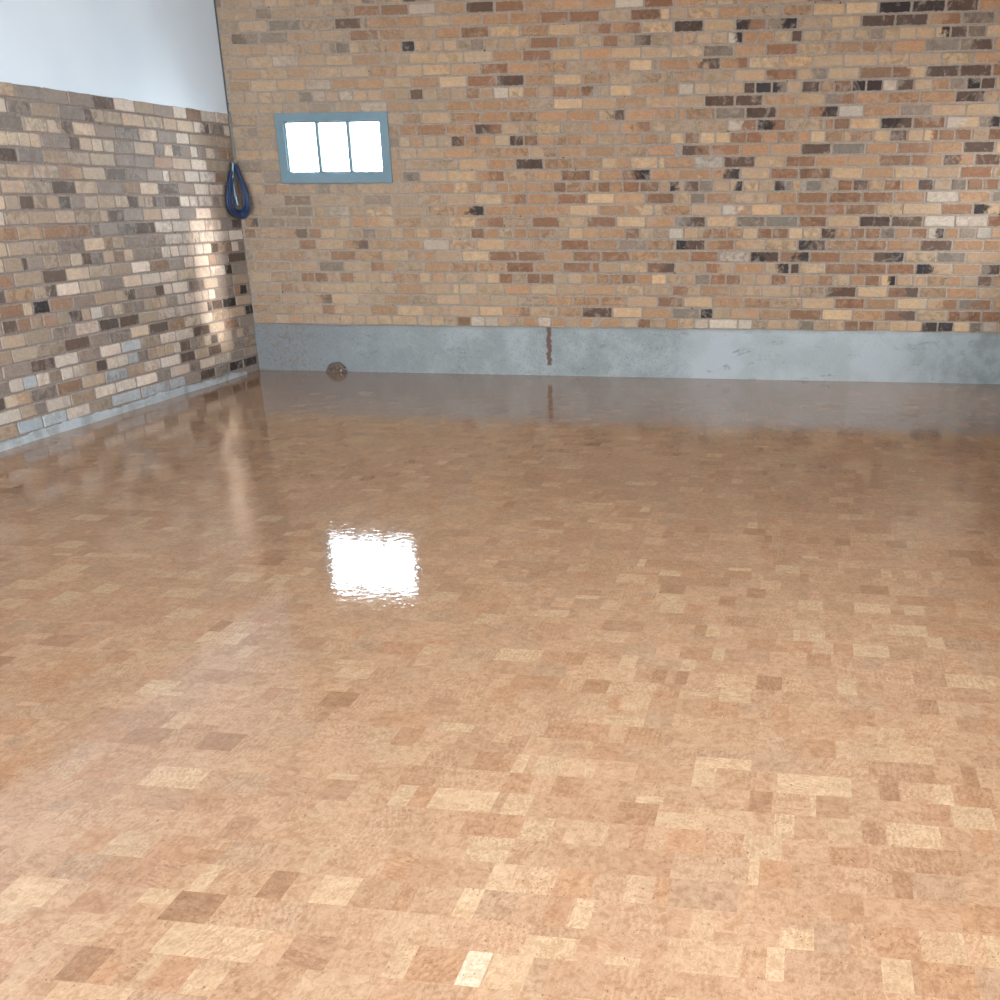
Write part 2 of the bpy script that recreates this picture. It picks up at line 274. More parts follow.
FLOOR_BLOCKS = "3154,3311,7347,86,L 3329,3425,7451,83,R 3360,3419,7672,94,R 3419,3478,7671,88,L 3246,3318,7675,88,L 3566,3639,8004,86,L 3611,3686,8096,86,R 3158,3228,7983,61,L 2963,3064,7330,65,R 2730,2791,7343,95,R 3545,3603,8180,40,L 3528,3570,7781,87,L 3444,3521,7867,56,L 3938,4101,7345,104,L 3835,3886,7341,91,L 4127,4194,7344,107,L 4198,4271,7449,102,L 4094,4196,7558,100,L 3988,4062,7126,102,B 4099,4133,7121,112,L 4157,4231,7122,101,L 4054,4132,7446,93,R 4195,4301,7564,98,R 4206,4256,7991,100,W 4261,4341,7993,105,L 4176,4227,7676,95,L 4224,4323,7671,101,L 4327,4411,7672,91,R 4327,4381,7777,91,R 4387,4430,7775,96,L 4134,4181,7772,107,L 4057,4103,7990,101,L 4228,4306,7225,94,R 4486,4513,7664,105,L 4420,4482,7855,80,T 4801,4931,7127,107,L 4791,4883,7230,103,B 4735,4792,7244,73,B 5158,5227,7234,108,R 5231,5330,7231,99,L 5066,5123,7339,102,L 5122,5275,7341,100,R 5267,5314,7340,108,R 5109,5198,7559,115,L 5068,5109,7562,108,B 4930,5000,7661,99,R 5000,5053,7667,104,L 5021,5109,7772,106,R 5098,5206,7882,94,R 4801,4837,7878,99,L 5256,5345,7118,94,R 5280,5319,7014,91,B 5026,5085,7884,107,L 5168,5199,7777,109,L 5200,5244,7119,105,L 4750,4773,7562,91,L 4886,4901,7228,115,L 5237,5273,7778,100,L 4800,4849,7339,104,L 5530,5672,4046,93,L 5225,5298,5694,107,L 5045,5175,5702,109,L 4841,4930,5707,113,L 5166,5207,5243,99,L 5365,5410,5255,115,L 5161,5288,5928,118,L 5076,5183,5525,175,B 5307,5454,6347,113,L 4798,4884,6458,114,B 4719,4798,6446,85,B 4827,4849,6020,98,L 5276,5335,6036,92,L 4875,4936,6024,94,L 5027,5145,6130,108,L 5012,5065,4392,117,L 4604,4650,4623,106,L 4682,4715,4834,78,B 4843,4878,5375,96,B 4741,4804,5140,85,B 5211,5299,4813,114,B 5580,5658,4584,59,B 5540,5633,5019,85,B 4991,5057,4876,133,B 4673,4770,6148,356,R 4808,4892,6124,76,R 4307,4404,5594,102,B 4301,4393,5704,98,L 4334,4423,5811,100,L 4427,4516,5801,93,R 4545,4609,5715,99,B 4525,4574,6025,90,L 4482,4524,6022,93,B 4489,4605,6592,29,L 4611,4707,6562,69,L 4547,4606,6538,66,R 4471,4517,6342,109,L 4563,4603,6243,105,L 4270,4323,6342,100,L 4121,4165,5497,86,L 4743,4841,5253,89,L 4582,4682,4734,93,B 4730,4806,5114,125,R 4065,4109,4419,99,L 4828,4849,6023,98,L 4595,4641,4622,84,L 4464,4502,6446,87,B 4389,4434,6449,87,B 4173,4206,5257,96,L 4644,4714,5587,91,B 4797,4853,6460,100,B 4061,4116,5222,81,T 4360,4415,4775,213,B 1807,1925,5730,123,L 2262,2382,6469,97,B 2203,2273,6676,91,B 2789,2946,6366,84,L 2565,2693,5720,101,L 2021,2113,6046,88,L 2598,2693,5518,113,B 2738,2823,5713,100,L 2726,2786,6558,45,L 2372,2452,5715,98,L 2554,2665,6146,83,L 1663,1747,5532,35,L 2823,2926,6818,79,L 2982,3033,6448,100,L 1953,2095,5496,51,L"
FLOOR_PITCH, FLOOR_PHASE, RUSTX = 0.10915, 0.0885, 2.6626
# row centre heights: row 0 is the bottom header course (back) / the top course (left)
def back_row_z(i):
    return 0.43197 + 0.08848 * i - 0.0000948 * i * i + (0.005 if i == 0 else 0)
def left_row_z(i):
    return 2.01041 - 0.08961 * i + 0.00011077 * i * i

def parse(txt):
    d = {}
    for line in txt.strip().splitlines():
        i, rest = line.split('|')
        d[int(i)] = [(int(a) / 1000, int(b) / 1000, c) for a, b, c in (t.split(',') for t in rest.split())]
    return d

def fill_row(given, u0, u1, module, pick, offset):
    """bricks of one course between u0 and u1: the recorded ones, the rest laid between them"""
    out = []
    J = 0.011
    cur = u0
    seq = sorted(given)
    if not seq:
        cur = u0 - offset
    for (a, b, c) in seq + [(u1 + J, None, None)]:
        gap = a - cur
        if gap > 0.05:
            n = max(1, round(gap / module))
            if gap / n > module * 1.45:
                n += 1
            w = gap / n
            for k in range(n):
                x0 = max(cur + k * w, u0)
                x1 = min(cur + (k + 1) * w - J, u1)
                if x1 - x0 > 0.02:
                    out.append((x0 + (J if (k == 0 and seq) else 0) * 0.5, x1, pick((x0 + x1) / 2)))
        if b is None:
            break
        out.append((a, min(b, u1), c))
        cur = b + J
        if cur >= u1:
            break
    if not seq:
        out = []
        x = u0 - offset
        while x < u1:
            a, b = max(x, u0), min(x + module - J, u1)
            if b - a > 0.02:
                out.append((a, b, pick((a + b) / 2)))
            x += module
    return out

def brick_mesh(name, courses, to_world, core_boxes, mats, rng, relief=0.0045, CAT=CAT_BACK):
    """one wall: a mortar core plus every brick as an irregular, chamfered block"""
    V, F, MI = [], [], []
    for bx in core_boxes:
        box(V, F, *bx)
    MI += [0] * len(F)
    ca, cb, uv = [(0, 0, 0, 0)] * (len(F) * 4), [(0, 0, 0, 0)] * (len(F) * 4), [(0, 0)] * (len(F) * 4)
    for (u0, u1, z0, z1, cat, dust) in courses:
        w, h = u1 - u0, z1 - z0
        lift = rng.uniform(-0.0015, 0.0025)
        def ring(inset, depth, jit):
            pts = []
            cx, cz = (u0 + u1) / 2, (z0 + z1) / 2
            r = min(rng.uniform(0.003, 0.010), w * 0.2)
            base = [(u0, z0 + r), (u0 + r, z0), (cx, z0), (u1 - r, z0), (u1, z0 + r), (u1, z1 - r), (u1 - r, z1), (cx, z1), (u0 + r, z1), (u0, z1 - r)]
            for i, (a, b) in enumerate(base):
                ja, jb = jit[i]
                a += ja
                b += jb
                a = cx + (a - cx) * (1 - 2 * inset / w)
                b = cz + (b - cz) * (1 - 2 * inset / h)
                pts.append((a, b, depth))
            return pts
        jit = [(rng.uniform(-0.0035, 0.0035), rng.uniform(-0.0034, 0.0030)) for _ in range(10)]
        tiltu, tiltz = rng.uniform(-0.008, 0.008), rng.uniform(-0.02, 0.02)
        r0, r1, r2 = ring(0, -relief - 0.002, jit), ring(0.0008, -0.003, jit), ring(0.0045, 0.0, jit)
        r2 = [(a, b, d + lift + (a - (u0 + u1) / 2) * tiltu + (b - (z0 + z1) / 2) * tiltz) for a, b, d in r2]
        base = len(V)
        for rr in (r0, r1, r2):
            V += [to_world(a, b, d) for a, b, d in rr]
        n = 10
        A = [c / 255 for c in CAT[cat[0]]]
        B = [c / 255 for c in CAT[cat[-1]]]
        k = rng.uniform(0.93, 1.06)
        hue = rng.uniform(-0.012, 0.012)
        A = [A[0] * k + hue, A[1] * k, A[2] * k - hue]
        if len(cat) == 1:
            k2 = k * rng.uniform(0.78, 1.08)
            B = [B[0] * k2 + hue * 2, B[1] * k2 * 0.985, B[2] * k2 * 0.96]
        grey = (0.60, 0.53, 0.46)
        A = [a * (1 - dust) + g * dust for a, g in zip(A, grey)]
        B = [a * (1 - dust) + g * dust for a, g in zip(B, grey)]
        def lin(c):
            c = min(max(c, 0), 1)
            return c / 12.92 if c <= 0.04045 else ((c + 0.055) / 1.055) ** 2.4
        A = tuple(lin(c) for c in A) + (1.0 if len(cat) == 2 else 0.0,)
        B = tuple(lin(c) for c in B) + (rng.random(),)
        def tex(i):
            a, b, d = (r0 + r1 + r2)[i]
            return ((a - u0) / w, (b - z0) / h)
        fs = []
        for q0 in (0, n):
            for i in range(n):
                j = (i + 1) % n
                fs.append((q0 + i, q0 + j, q0 + n + j, q0 + n + i))
        fs.append(tuple(2 * n + i for i in range(n)))
        for f in fs:
            F.append(tuple(base + i for i in f))
            MI.append(1)
            for i in f:
                ca.append(A)
                cb.append(B)
                uv.append(tex(i))
    o = mesh_obj(name, V, F, mats, mat_idx=MI)
    me = o.data
    for nm, data in (('brick_a', ca), ('brick_b', cb)):
        at = me.color_attributes.new(nm, 'FLOAT_COLOR', 'CORNER')
        at.data.foreach_set('color', [x for c in data for x in c])
    ul = me.uv_layers.new(name='brick_uv')
    ul.data.foreach_set('uv', [x for c in uv for x in c])
    return structure(o)

def mortar_material(name, col, col2):
    t = NT(name)
    co = t.coord()
    big = t.noise(co, 1.3, 2)
    fine = t.noise(co, 45, 5, 0.7)
    c = t.mix(t.step(big, 0.35, 0.65), col, col2)
    c = t.mix(t.step(fine, 0.35, 0.75), t.mix(1.0, c, (0.72, 0.70, 0.68, 1), 'MULTIPLY'), c)
    holes = t.step(t.noise(co, 28, 2), 0.70, 0.74)
    c = t.mix(holes, c, (0.035, 0.028, 0.025, 1))
    return t.bsdf(c, 0.92, t.bump(fine, 0.8, 0.006), Specular_IOR_Level=0.2)

def brick_material(name, mortar_col, rough=0.75, spec=0.3, gain=1.0):
    t = NT(name)
    co = t.coord()
    A, B = t.attr('brick_a'), t.attr('brick_b')
    uvn = t.n('ShaderNodeUVMap', {'uv_map': 'brick_uv'})
    sp = t.n('ShaderNodeSeparateXYZ', None)
    t.t.links.new(uvn.outputs[0], sp.inputs[0])
    u, v = sp.outputs['X'], sp.outputs['Y']
    n1 = t.noise(co, 16, 3, 0.6, 0.8)
    n2 = t.noise(co, 70, 4, 0.75)
    n3 = t.noise(t.scale(co, (1, 1, 2.4)), 24, 4, 0.65, 0.6)
    # change of colour along two-tone bricks, soft mottling in the others
    along = t.step(t.math('ADD', u, t.math('MULTIPLY', t.math('SUBTRACT', n1, 0.5), 1.5)), 0.30, 0.70)
    mott = t.math('MULTIPLY', t.step(n1, 0.40, 0.64), 0.95)
    fac = t.mix(A.outputs['Alpha'], mott, along)
    c = t.mix(fac, A.outputs['Color'], B.outputs['Color'])
    # grain of the fired clay, from fine sand to broad cloudy patches
    g = t.math('ADD', t.math('ADD', 0.42, t.math('MULTIPLY', n2, 0.62)), t.math('MULTIPLY', n3, 0.58))
    gc = t.n('ShaderNodeCombineXYZ', None, X=g, Y=g, Z=g)
    c = t.mix(1.0, c, gc.outputs[0], 'MULTIPLY')
    # rusty and pale blooms
    c = t.mix(t.math('MULTIPLY', t.step(t.noise(co, 11, 4, 0.7, 0.8), 0.60, 0.70), 0.35), c, srgb(150, 100, 70))
    c = t.mix(t.math('MULTIPLY', t.step(t.noise(t.scale(co, (1.3, 1.3, 1)), 13, 4, 0.7, 0.5), 0.62, 0.72), 0.40), c, srgb(206, 184, 158))
    # dark scorch marks and pores
    sc = t.step(t.noise(t.scale(co, (1, 1, 1.8)), 23, 3, 0.6, 1.2), 0.705, 0.75)
    c = t.mix(t.math('MULTIPLY', sc, 0.75), c, (0.06, 0.042, 0.034, 1))
    po = t.step(t.noise(co, 88, 1), 0.74, 0.79)
    c = t.mix(t.math('MULTIPLY', po, 0.8), c, (0.04, 0.03, 0.026, 1))
    fl = t.step(t.noise(t.scale(co, (1.1, 1, 0.9)), 120, 1), 0.76, 0.80)
    c = t.mix(t.math('MULTIPLY', fl, 0.6), c, srgb(216, 204, 190))
    # mortar smeared over worn edges
    d = t.math('MINIMUM', t.math('MINIMUM', u, t.math('SUBTRACT', 1.0, u)),
               t.math('MULTIPLY', t.math('MINIMUM', v, t.math('SUBTRACT', 1.0, v)), 0.45))
    e = t.math('SUBTRACT', 1.0, t.step(t.math('ADD', d, t.math('MULTIPLY', t.math('SUBTRACT', t.noise(co, 34, 3), 0.5), 0.12)), -0.005, 0.045))
    c = t.mix(t.math('MULTIPLY', e, 0.85), c, mortar_col)
    sm = t.step(t.noise(co, 9, 4, 0.7, 0.5), 0.52, 0.66)
    c = t.mix(t.math('MULTIPLY', sm, 0.45), c, mortar_col)
    if gain != 1.0:
        c = t.mix(1.0, c, (gain, gain, gain, 1), 'MULTIPLY')
    h = t.math('ADD', n2, t.math('MULTIPLY', n1, 1.2))
    return t.bsdf(c, rough, t.bump(h, 0.7, 0.004), Specular_IOR_Level=spec)

mort_back = mortar_material('mortar_tan_grey', srgb(174, 158, 142), srgb(166, 153, 141))
mort_left = mortar_material('mortar_dusty_grey', srgb(150, 136, 127), srgb(160, 148, 139))
bm_back = brick_material('back_wall_brick', srgb(170, 153, 136))
bm_left = brick_material('left_wall_brick', srgb(160, 146, 136), rough=0.62, spec=0.3)

# --- openings and frame sizes of the small window in the back wall
WX0, WX1, WZ0, WZ1 = 0.404, 1.372, 1.523, 2.047     # outside of the frame
PX0, PX1, PZ0, PZ1 = 0.489, 1.292, 1.611, 1.974     # the glass
HX0, HX1, HZ0, HZ1 = 0.43, 1.35, 1.55, 2.02         # hole in the wall

# --- back wall
rng = random.Random(11)
def pick_back(x):
    if x < 1.6:
        return rng.choices(['T', 'O', 'G', 'L', 'B', 'TG'], [44, 14, 18, 12, 4, 8])[0]
    if x < 3.9:
        return rng.choices(['O', 'T', 'L', 'B', 'D', 'OB'], [38, 30, 15, 9, 3, 5])[0]
    return rng.choices(['O', 'T', 'L', 'B', 'D', 'K', 'G', 'W', 'OB', 'TG'], [22, 20, 16, 13, 9, 4, 6, 4, 4, 2])[0]
given = parse(BACK_BRICKS)
bricks = []
TOPROW = 35
for i in range(TOPROW):
    zc = back_row_z(i)
    hh = (back_row_z(i + 1) - back_row_z(i)) / 2 - 0.0055
    header = i % 4 == 0
    mod = 0.1195 if header else 0.2395
    row = fill_row(given.get(i, []), 0.004, ROOM_W, mod, pick_back, rng.uniform(0, mod))
    for (a, b, c) in row:
        parts = [(a, b)]
        if zc + hh > HZ0 and zc - hh < HZ1:
            parts = []
            if a < HX0:
                parts.append((a, min(b, HX0)))
            if b > HX1:
                parts.append((max(a, HX1), b))
        for (p, q) in parts:
            if q - p > 0.02:
                xm = (p + q) / 2
                dust = 0.18 + 0.30 * max(0, min(1, (1.9 - xm) / 1.7)) if xm < 1.9 else rng.uniform(0.02, 0.18)
                if 0.25 < xm < 1.5 and 1.35 < zc < 2.1:
                    dust += 0.2
                bricks.append((p, q, zc - hh, zc + hh, c, min(dust, 0.6)))
T = 0.125
wall_back = brick_mesh('wall_back', bricks, lambda u, z, d: (u, -d, z),
    [(-0.15, HX0, 0.005, T, 0, ROOM_H), (HX1, ROOM_W + 0.15, 0.005, T, 0, ROOM_H),
     (HX0, HX1, 0.005, T, 0, HZ0), (HX0, HX1, 0.005, T, HZ1, ROOM_H)], [mort_back, bm_back], rng)

# --- left wall
rng = random.Random(5)
def pick_left(y):
    return rng.choices(['T', 'G', 'L', 'W', 'D', 'B'], [30, 26, 14, 16, 9, 5])[0] if y > 0.6 else \
           rng.choices(['T', 'G', 'W', 'D', 'B'], [34, 34, 16, 6, 10])[0]
given = parse(LEFT_BRICKS)
bricks = []
for i in range(23):
    zc = left_row_z(i)
    hh = (left_row_z(i) - left_row_z(i + 1)) / 2 - 0.0055
    mod = 0.118 if i % 4 == 3 else 0.238
    for (a, b, c) in fill_row(given.get(i, []), 0.008, ROOM_D, mod, pick_left, rng.uniform(0, mod)):
        if zc - hh < 0.0:
            continue
        bricks.append((a, b, zc - hh, zc + hh, c, 0.0))
wall_left = brick_mesh('wall_left', bricks, lambda u, z, d: (d, -u, z),
    [(-0.23, -0.005, -ROOM_D, 0.0, 0, left_row_z(0) + 0.038)], [mort_left, bm_left], rng, CAT=CAT_LEFT)

# painted boarding above the left wall's brickwork
t = NT('white_painted_board')
co = t.coord()
c = t.mix(t.step(t.noise(co, 0.9, 2), 0.3, 0.7), srgb(224, 234, 242), srgb(214, 226, 236))
white_paint = t.bsdf(c, 0.45, t.bump(t.noise(co, 3, 2), 0.15, 0.01), Specular_IOR_Level=0.35)
V, F = [], []
box(V, F, -0.20, -0.004, -ROOM_D, 0.0, left_row_z(0) + 0.036, ROOM_H)
structure(mesh_obj('wall_left_upper', V, F, white_paint))

# solid dark strip put in for the shadow gap in the corner above the bricks
dark_gap = NT('dark_corner_gap').bsdf(srgb(84, 86, 84), 0.8)
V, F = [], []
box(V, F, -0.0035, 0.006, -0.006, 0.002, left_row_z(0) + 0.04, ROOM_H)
structure(mesh_obj('gap_strip_1', V, F, dark_gap))

# --- cement strip at the foot of the left wall, pale blue grey, ragged top edge
def ragged_strip(name, length, along, zf, df, mat, step=0.03):
    V, F = [], []
    n = int(length / step)
    for i in range(n + 1):
        u = length * i / n
        z, d = zf(u), df(u)
        for (dd, zz) in ((d, 0.0), (d, z * 0.9), (d * 0.45, z), (-0.01, z)):
            V.append(along(u, dd, zz))
    for i in range(n):
        for k in range(3):
            F.append((i * 4 + k, i * 4 + 4 + k, i * 4 + 5 + k, i * 4 + 1 + k))
    return mesh_obj(name, V, F, mat)
t = NT('pale_blue_cement_render')
co = t.coord()
c = t.mix(t.step(t.noise(co, 5, 4, 0.7), 0.42, 0.62), srgb(178, 184, 187), srgb(152, 155, 153))
c = t.mix(t.step(t.noise(co, 30, 4, 0.7), 0.62, 0.72), c, srgb(120, 116, 108))
cement = t.bsdf(c, 0.8, t.bump(t.noise(co, 40, 5, 0.7), 0.8, 0.006))
rr = random.Random(3)
ph = [rr.uniform(0, 6) for _ in range(6)]
strip = ragged_strip('baseboard_left', ROOM_D, lambda u, d, z: (d, -u - 0.30, z) if u < ROOM_D - 0.3 else (d, -ROOM_D, z),
    lambda u: 0.050 + 0.006 * math.sin(u * 5 + ph[0]) + 0.003 * math.sin(u * 17 + ph[1]) + 0.003 * math.sin(u * 53 + ph[2]) + rr.uniform(-0.003, 0.003) - 0.03 * math.exp(-u * 3),
    lambda u: 0.022 + 0.005 * math.sin(u * 7 + ph[3]), cement)
structure(strip)

# --- concrete plinth of the back wall
t = NT('plinth_concrete')
co = t.coord()
s = t.n('ShaderNodeSeparateXYZ', None)
t.t.links.new(co, s.inputs[0])
X, Z = s.outputs['X'], s.outputs['Z']
w = t.noise(co, 2.2, 4, 0.6)
wx = t.math('ADD', X, t.math('MULTIPLY', t.math('SUBTRACT', w, 0.5), 0.55))
old = t.mix(t.step(t.noise(co, 3.5, 6, 0.7), 0.36, 0.66), srgb(138, 143, 142), srgb(158, 163, 163))
old = t.mix(t.math('SUBTRACT', 1.0, t.step(wx, 0.2, 2.2)), old, srgb(124, 128, 130))
new = t.mix(t.step(t.noise(co, 2.6, 4, 0.6), 0.40, 0.64), srgb(172, 177, 179), srgb(160, 165, 164))
end = t.mix(t.step(t.noise(co, 6, 4, 0.6), 0.40, 0.64), srgb(150, 157, 158), srgb(132, 136, 134))
c = t.mix(t.step(wx, 3.80, 4.00), old, new)
c = t.mix(t.step(wx, 5.2, 6.3), c, end)
# speckle of exposed grit, damp blotches, faint board marks
sp1 = t.step(t.noise(co, 55, 4, 0.75), 0.52, 0.70)
oldmask = t.math('SUBTRACT', 1.0, t.step(wx, 3.80, 4.00))
c = t.mix(t.math('MULTIPLY', sp1, t.math('ADD', 0.12, t.math('MULTIPLY', oldmask, 0.42))), c, srgb(96, 94, 88))
sp2 = t.step(t.noise(co, 80, 3, 0.7), 0.60, 0.74)
c = t.mix(t.math('MULTIPLY', sp2, 0.35), c, srgb(196, 204, 206))
bl = t.step(t.noise(t.scale(co, (1, 1, 2)), 4.5, 4, 0.65, 0.6), 0.57, 0.68)
c = t.mix(t.math('MULTIPLY', t.math('MULTIPLY', bl, t.step(t.noise(co, 42, 4, 0.75), 0.40, 0.62)), 0.5), c, srgb(100, 102, 94))
# old rust and brick dust near the left corner
ru = t.math('MULTIPLY', t.math('SUBTRACT', 1.0, t.step(wx, 0.35, 0.75)), t.step(t.noise(co, 38, 4, 0.7), 0.50, 0.64))
c = t.mix(t.math('MULTIPLY', ru, 0.55), c, srgb(128, 98, 80))
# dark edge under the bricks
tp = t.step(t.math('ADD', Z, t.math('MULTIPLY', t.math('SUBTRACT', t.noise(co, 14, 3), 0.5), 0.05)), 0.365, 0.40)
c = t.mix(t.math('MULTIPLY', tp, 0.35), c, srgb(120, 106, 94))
# rust run down the old joint
jx = t.math('ABSOLUTE', t.math('SUBTRACT', t.math('ADD', X, t.math('MULTIPLY', t.math('SUBTRACT', t.noise(t.scale(co, (0.2, 1, 1)), 17, 4, 0.7), 0.5), 0.055)), RUSTX))
jw = t.math('ADD', 0.002, t.math('MULTIPLY', t.noise(co, 22, 4, 0.7), 0.040))
jm = t.math('MULTIPLY', t.math('SUBTRACT', 1.0, t.step(t.math('DIVIDE', jx, jw), 0.65, 1.1)), t.step(Z, 0.075, 0.095))
c = t.mix(t.math('MULTIPLY', jm, 0.9), c, t.mix(t.noise(co, 60, 3), srgb(88, 66, 54), srgb(112, 82, 66)))
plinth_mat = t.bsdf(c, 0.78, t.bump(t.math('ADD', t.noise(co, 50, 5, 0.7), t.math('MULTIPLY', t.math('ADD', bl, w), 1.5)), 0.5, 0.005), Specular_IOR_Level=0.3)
def plinth():
    rr = random.Random(9)
    V, F = [], []
    n = 240
    L = ROOM_W
    for i in range(n + 1):
        x = L * i / n
        zt = 0.396 + 0.003 * math.sin(x * 6.1) + rr.uniform(-0.002, 0.002)
        d = -0.016 + 0.002 * math.sin(x * 2.3 + 1)
        for (y, z) in ((d, 0.0), (d, zt - 0.008), (d + 0.006, zt), (0.02, zt + 0.002)):
            V.append((x, y, z))
    for i in range(n):
        for k in range(3):
            F.append((i * 4 + k, i * 4 + 4 + k, i * 4 + 5 + k, i * 4 + 1 + k))
    return structure(mesh_obj('baseboard_back', V, F, plinth_mat))
plinth()

# --- right wall, rear wall with its wide doorway, ceiling (outside the frame)
rng = random.Random(21)
bricks = []
for i in range(-4, 34):
    zc = back_row_z(i)
    hh = 0.0385
    mod = 0.1195 if i % 4 == 0 else 0.2395
    for (a, b, c) in fill_row([], 0.0, 9.0, mod, lambda x: rng.choices(['T', 'O', 'B', 'G', 'D', 'L'], [30, 28, 14, 12, 10, 6])[0], rng.uniform(0, mod)):
        spans = [(a, b)]
        for (s0, s1, sl, sh) in SIDE:
            if zc - hh < sh and zc + hh > sl:
                spans = [r_ for (p, q) in spans for r_ in ((p, min(q, s0)), (max(p, s1), q)) if r_[1] - r_[0] > 0.02]
        for (p, q) in spans:
            bricks.append((p, q, zc - hh, zc + hh, c, 0.2))
core, cur = [], 0.006
for (s0, s1, sl, sh) in SIDE:
    if sl > 0:
        core.append((ROOM_W + 0.005, ROOM_W + 0.2, -s1, -s0, 0, sl))
    core.append((ROOM_W + 0.0065, ROOM_W + 0.2, -s0, cur, 0, ROOM_H))
    core.append((ROOM_W + 0.0065, ROOM_W + 0.2, -s1, -s0, sh, ROOM_H))
    cur = -s1
core.append((ROOM_W + 0.0065, ROOM_W + 0.2, -ROOM_D, cur, 0, ROOM_H))
brick_mesh('wall_right', bricks, lambda u, z, d: (ROOM_W - d, -u, z), core, [mort_back, bm_back], rng)
V, F = [], []
y0, y1 = -ROOM_D - 0.2, -ROOM_D
box(V, F, -0.2, DOOR[0], y0, y1, 0, ROOM_H)
box(V, F, DOOR[1], ROOM_W + 0.2, y0, y1, 0, ROOM_H)
box(V, F, DOOR[0], DOOR[1], y0, y1, DOOR[2], ROOM_H)
structure(mesh_obj('wall_front', V, F, white_paint))
V, F = [], []
box(V, F, -0.2, ROOM_W + 0.2, -ROOM_D - 0.2, 0.13, ROOM_H, ROOM_H + 0.1)
t = NT('ceiling_white')
structure(mesh_obj('ceiling', V, F, t.bsdf(t.mix(t.step(t.noise(t.coord(), 2, 3), 0.3, 0.7), srgb(218, 220, 220), srgb(228, 229, 228)), 0.85)))

# ---------------------------------------------------------------- floor: lacquered cork blocks
FCAT = {'T': (156, 123, 96), 'L': (169, 140, 111), 'W': (182, 163, 138), 'R': (154, 118, 90), 'B': (142, 108, 82),
        'N': (160, 127, 100), 'G': (154, 124, 99), 'l': (164, 133, 105), 'b': (151, 117, 91)}
def make_floor():
    rng = random.Random(4)
    P = FLOOR_PITCH
    given = {}
    for tkn in FLOOR_BLOCKS.split():
        a, b, y, hb, k = tkn.split(',')
        r = int(math.floor((int(y) / 1000 - FLOOR_PHASE) / P))
        given.setdefault(r, []).append((int(a) / 1000, int(b) / 1000, k, int(y) / 1000, int(hb) / 1000))
    V, F, col, uv = [], [], [], []
    nr = int((ROOM_D + 0.1) / P) + 2
    for r in range(-1, nr):
        ya, yb = FLOOR_PHASE + r * P, FLOOR_PHASE + (r + 1) * P
        ya, yb = max(ya, -0.03), min(yb, ROOM_D + 0.2)
        if yb <= ya:
            continue
        blocks = []
        cur = -0.05
        seq = []
        for t in sorted(given.get(r, [])):
            if not seq or t[0] > seq[-1][1]:
                seq.append(t)
        for (a, b, k, yc, hb) in seq + [(ROOM_W + 0.2, None, None, 0, 0)]:
            while cur < a - 1e-6:
                w = rng.choice([0.035, 0.05, 0.06, 0.07, 0.08, 0.09, 0.10, 0.11, 0.12, 0.15])
                if cur + w > a - 0.03:
                    w = a - cur
                blocks.append((cur, cur + w, rng.choices('TNRlbGLB', [34, 36, 9, 9, 7, 8, 1, 1])[0], 0, 0))
                cur += w
            if b is None:
                break
            blocks.append((a, b, k, yc, hb))
            cur = b
        quads = []
        for (a, b, k, yc, hb) in blocks:
            if 0 < hb < 0.062:                       # a sliver that fills only part of the course
                s0 = min(max(yc - hb / 2, ya), yb - hb)
                s1 = s0 + hb
                if s0 - ya > 0.012:
                    quads.append((a, b, ya, s0, rng.choice('TN')))
                else:
                    s0 = ya
                if yb - s1 > 0.012:
                    quads.append((a, b, s1, yb, rng.choice('TN')))
                else:
                    s1 = yb
                quads.append((a, b, s0, s1, k))
            elif k in 'TNG' and yb - ya > 0.1 and rng.random() < 0.22:
                cut = ya + (yb - ya) * rng.uniform(0.25, 0.75)
                quads.append((a, b, ya, cut, k))
                quads.append((a, b, cut, yb, rng.choices('TNRL', [4, 4, 2, 1])[0]))
            else:
                quads.append((a, b, ya, yb, k))
        for (a, b, ya, yb, k) in quads:
            base = len(V)
            V += [(a, -ya, 0), (b, -ya, 0), (b, -yb, 0), (a, -yb, 0)]
            F.append((base + 3, base + 2, base + 1, base))
            kk = rng.uniform(0.97, 1.03)
            cc = srgb(*[min(255, ch * kk) for ch in FCAT[k]])
            col += [(cc[0], cc[1], cc[2], rng.random())] * 4
            ang = rng.choice([0, 0, 0, 0, 0.15, -0.15, 0.3, -0.35, 1.2])
            ox, oy = rng.uniform(0, 50), rng.uniform(0, 50)
            for (px, py) in ((a, yb), (b, yb), (b, ya), (a, ya)):
                qx, qy = px - a, py - ya
                uv.append((ox + qx * math.cos(ang) - qy * math.sin(ang), oy + qx * math.sin(ang) + qy * math.cos(ang)))
    t = NT('lacquered_cork_block_floor')
    co = t.coord()
    at = t.attr('block_color')
    um = t.n('ShaderNodeUVMap', {'uv_map': 'block_uv'}).outputs[0]
    base = at.outputs['Color']
    light_c = t.mix(1.0, base, (1.24, 1.30, 1.34, 1), 'MULTIPLY')
    dark_c = t.mix(1.0, base, (0.74, 0.66, 0.58, 1), 'MULTIPLY')
    # growth lines of the bark: wavy parallel bands, strong in some blocks only
    wv = t.n('ShaderNodeTexWave', {'wave_type': 'BANDS', 'bands_direction': 'X', 'wave_profile': 'SIN'}, Vector=um, Scale=21.0,
             Distortion=11.0, Detail=5.0)
    t.set(wv, 'Detail Scale', 1.6)
    t.set(wv, 'Detail Roughness', 0.78)
    amt = t.math('ADD', 0.15, t.math('MULTIPLY', t.step(at.outputs['Alpha'], 0.35, 1.0), 0.60))
    patch = t.step(t.noise(um, 16, 3, 0.6), 0.40, 0.60)
    line = t.step(wv.outputs['Fac'], 0.62, 0.95)
    c = t.mix(t.math('MULTIPLY', t.math('MULTIPLY', line, amt), t.math('ADD', 0.25, t.math('MULTIPLY', patch, 0.75))), base, dark_c)
    lline = t.step(wv.outputs['Fac'], 0.40, 0.05)
    c = t.mix(t.math('MULTIPLY', t.math('MULTIPLY', lline, amt), 0.55), c, light_c)
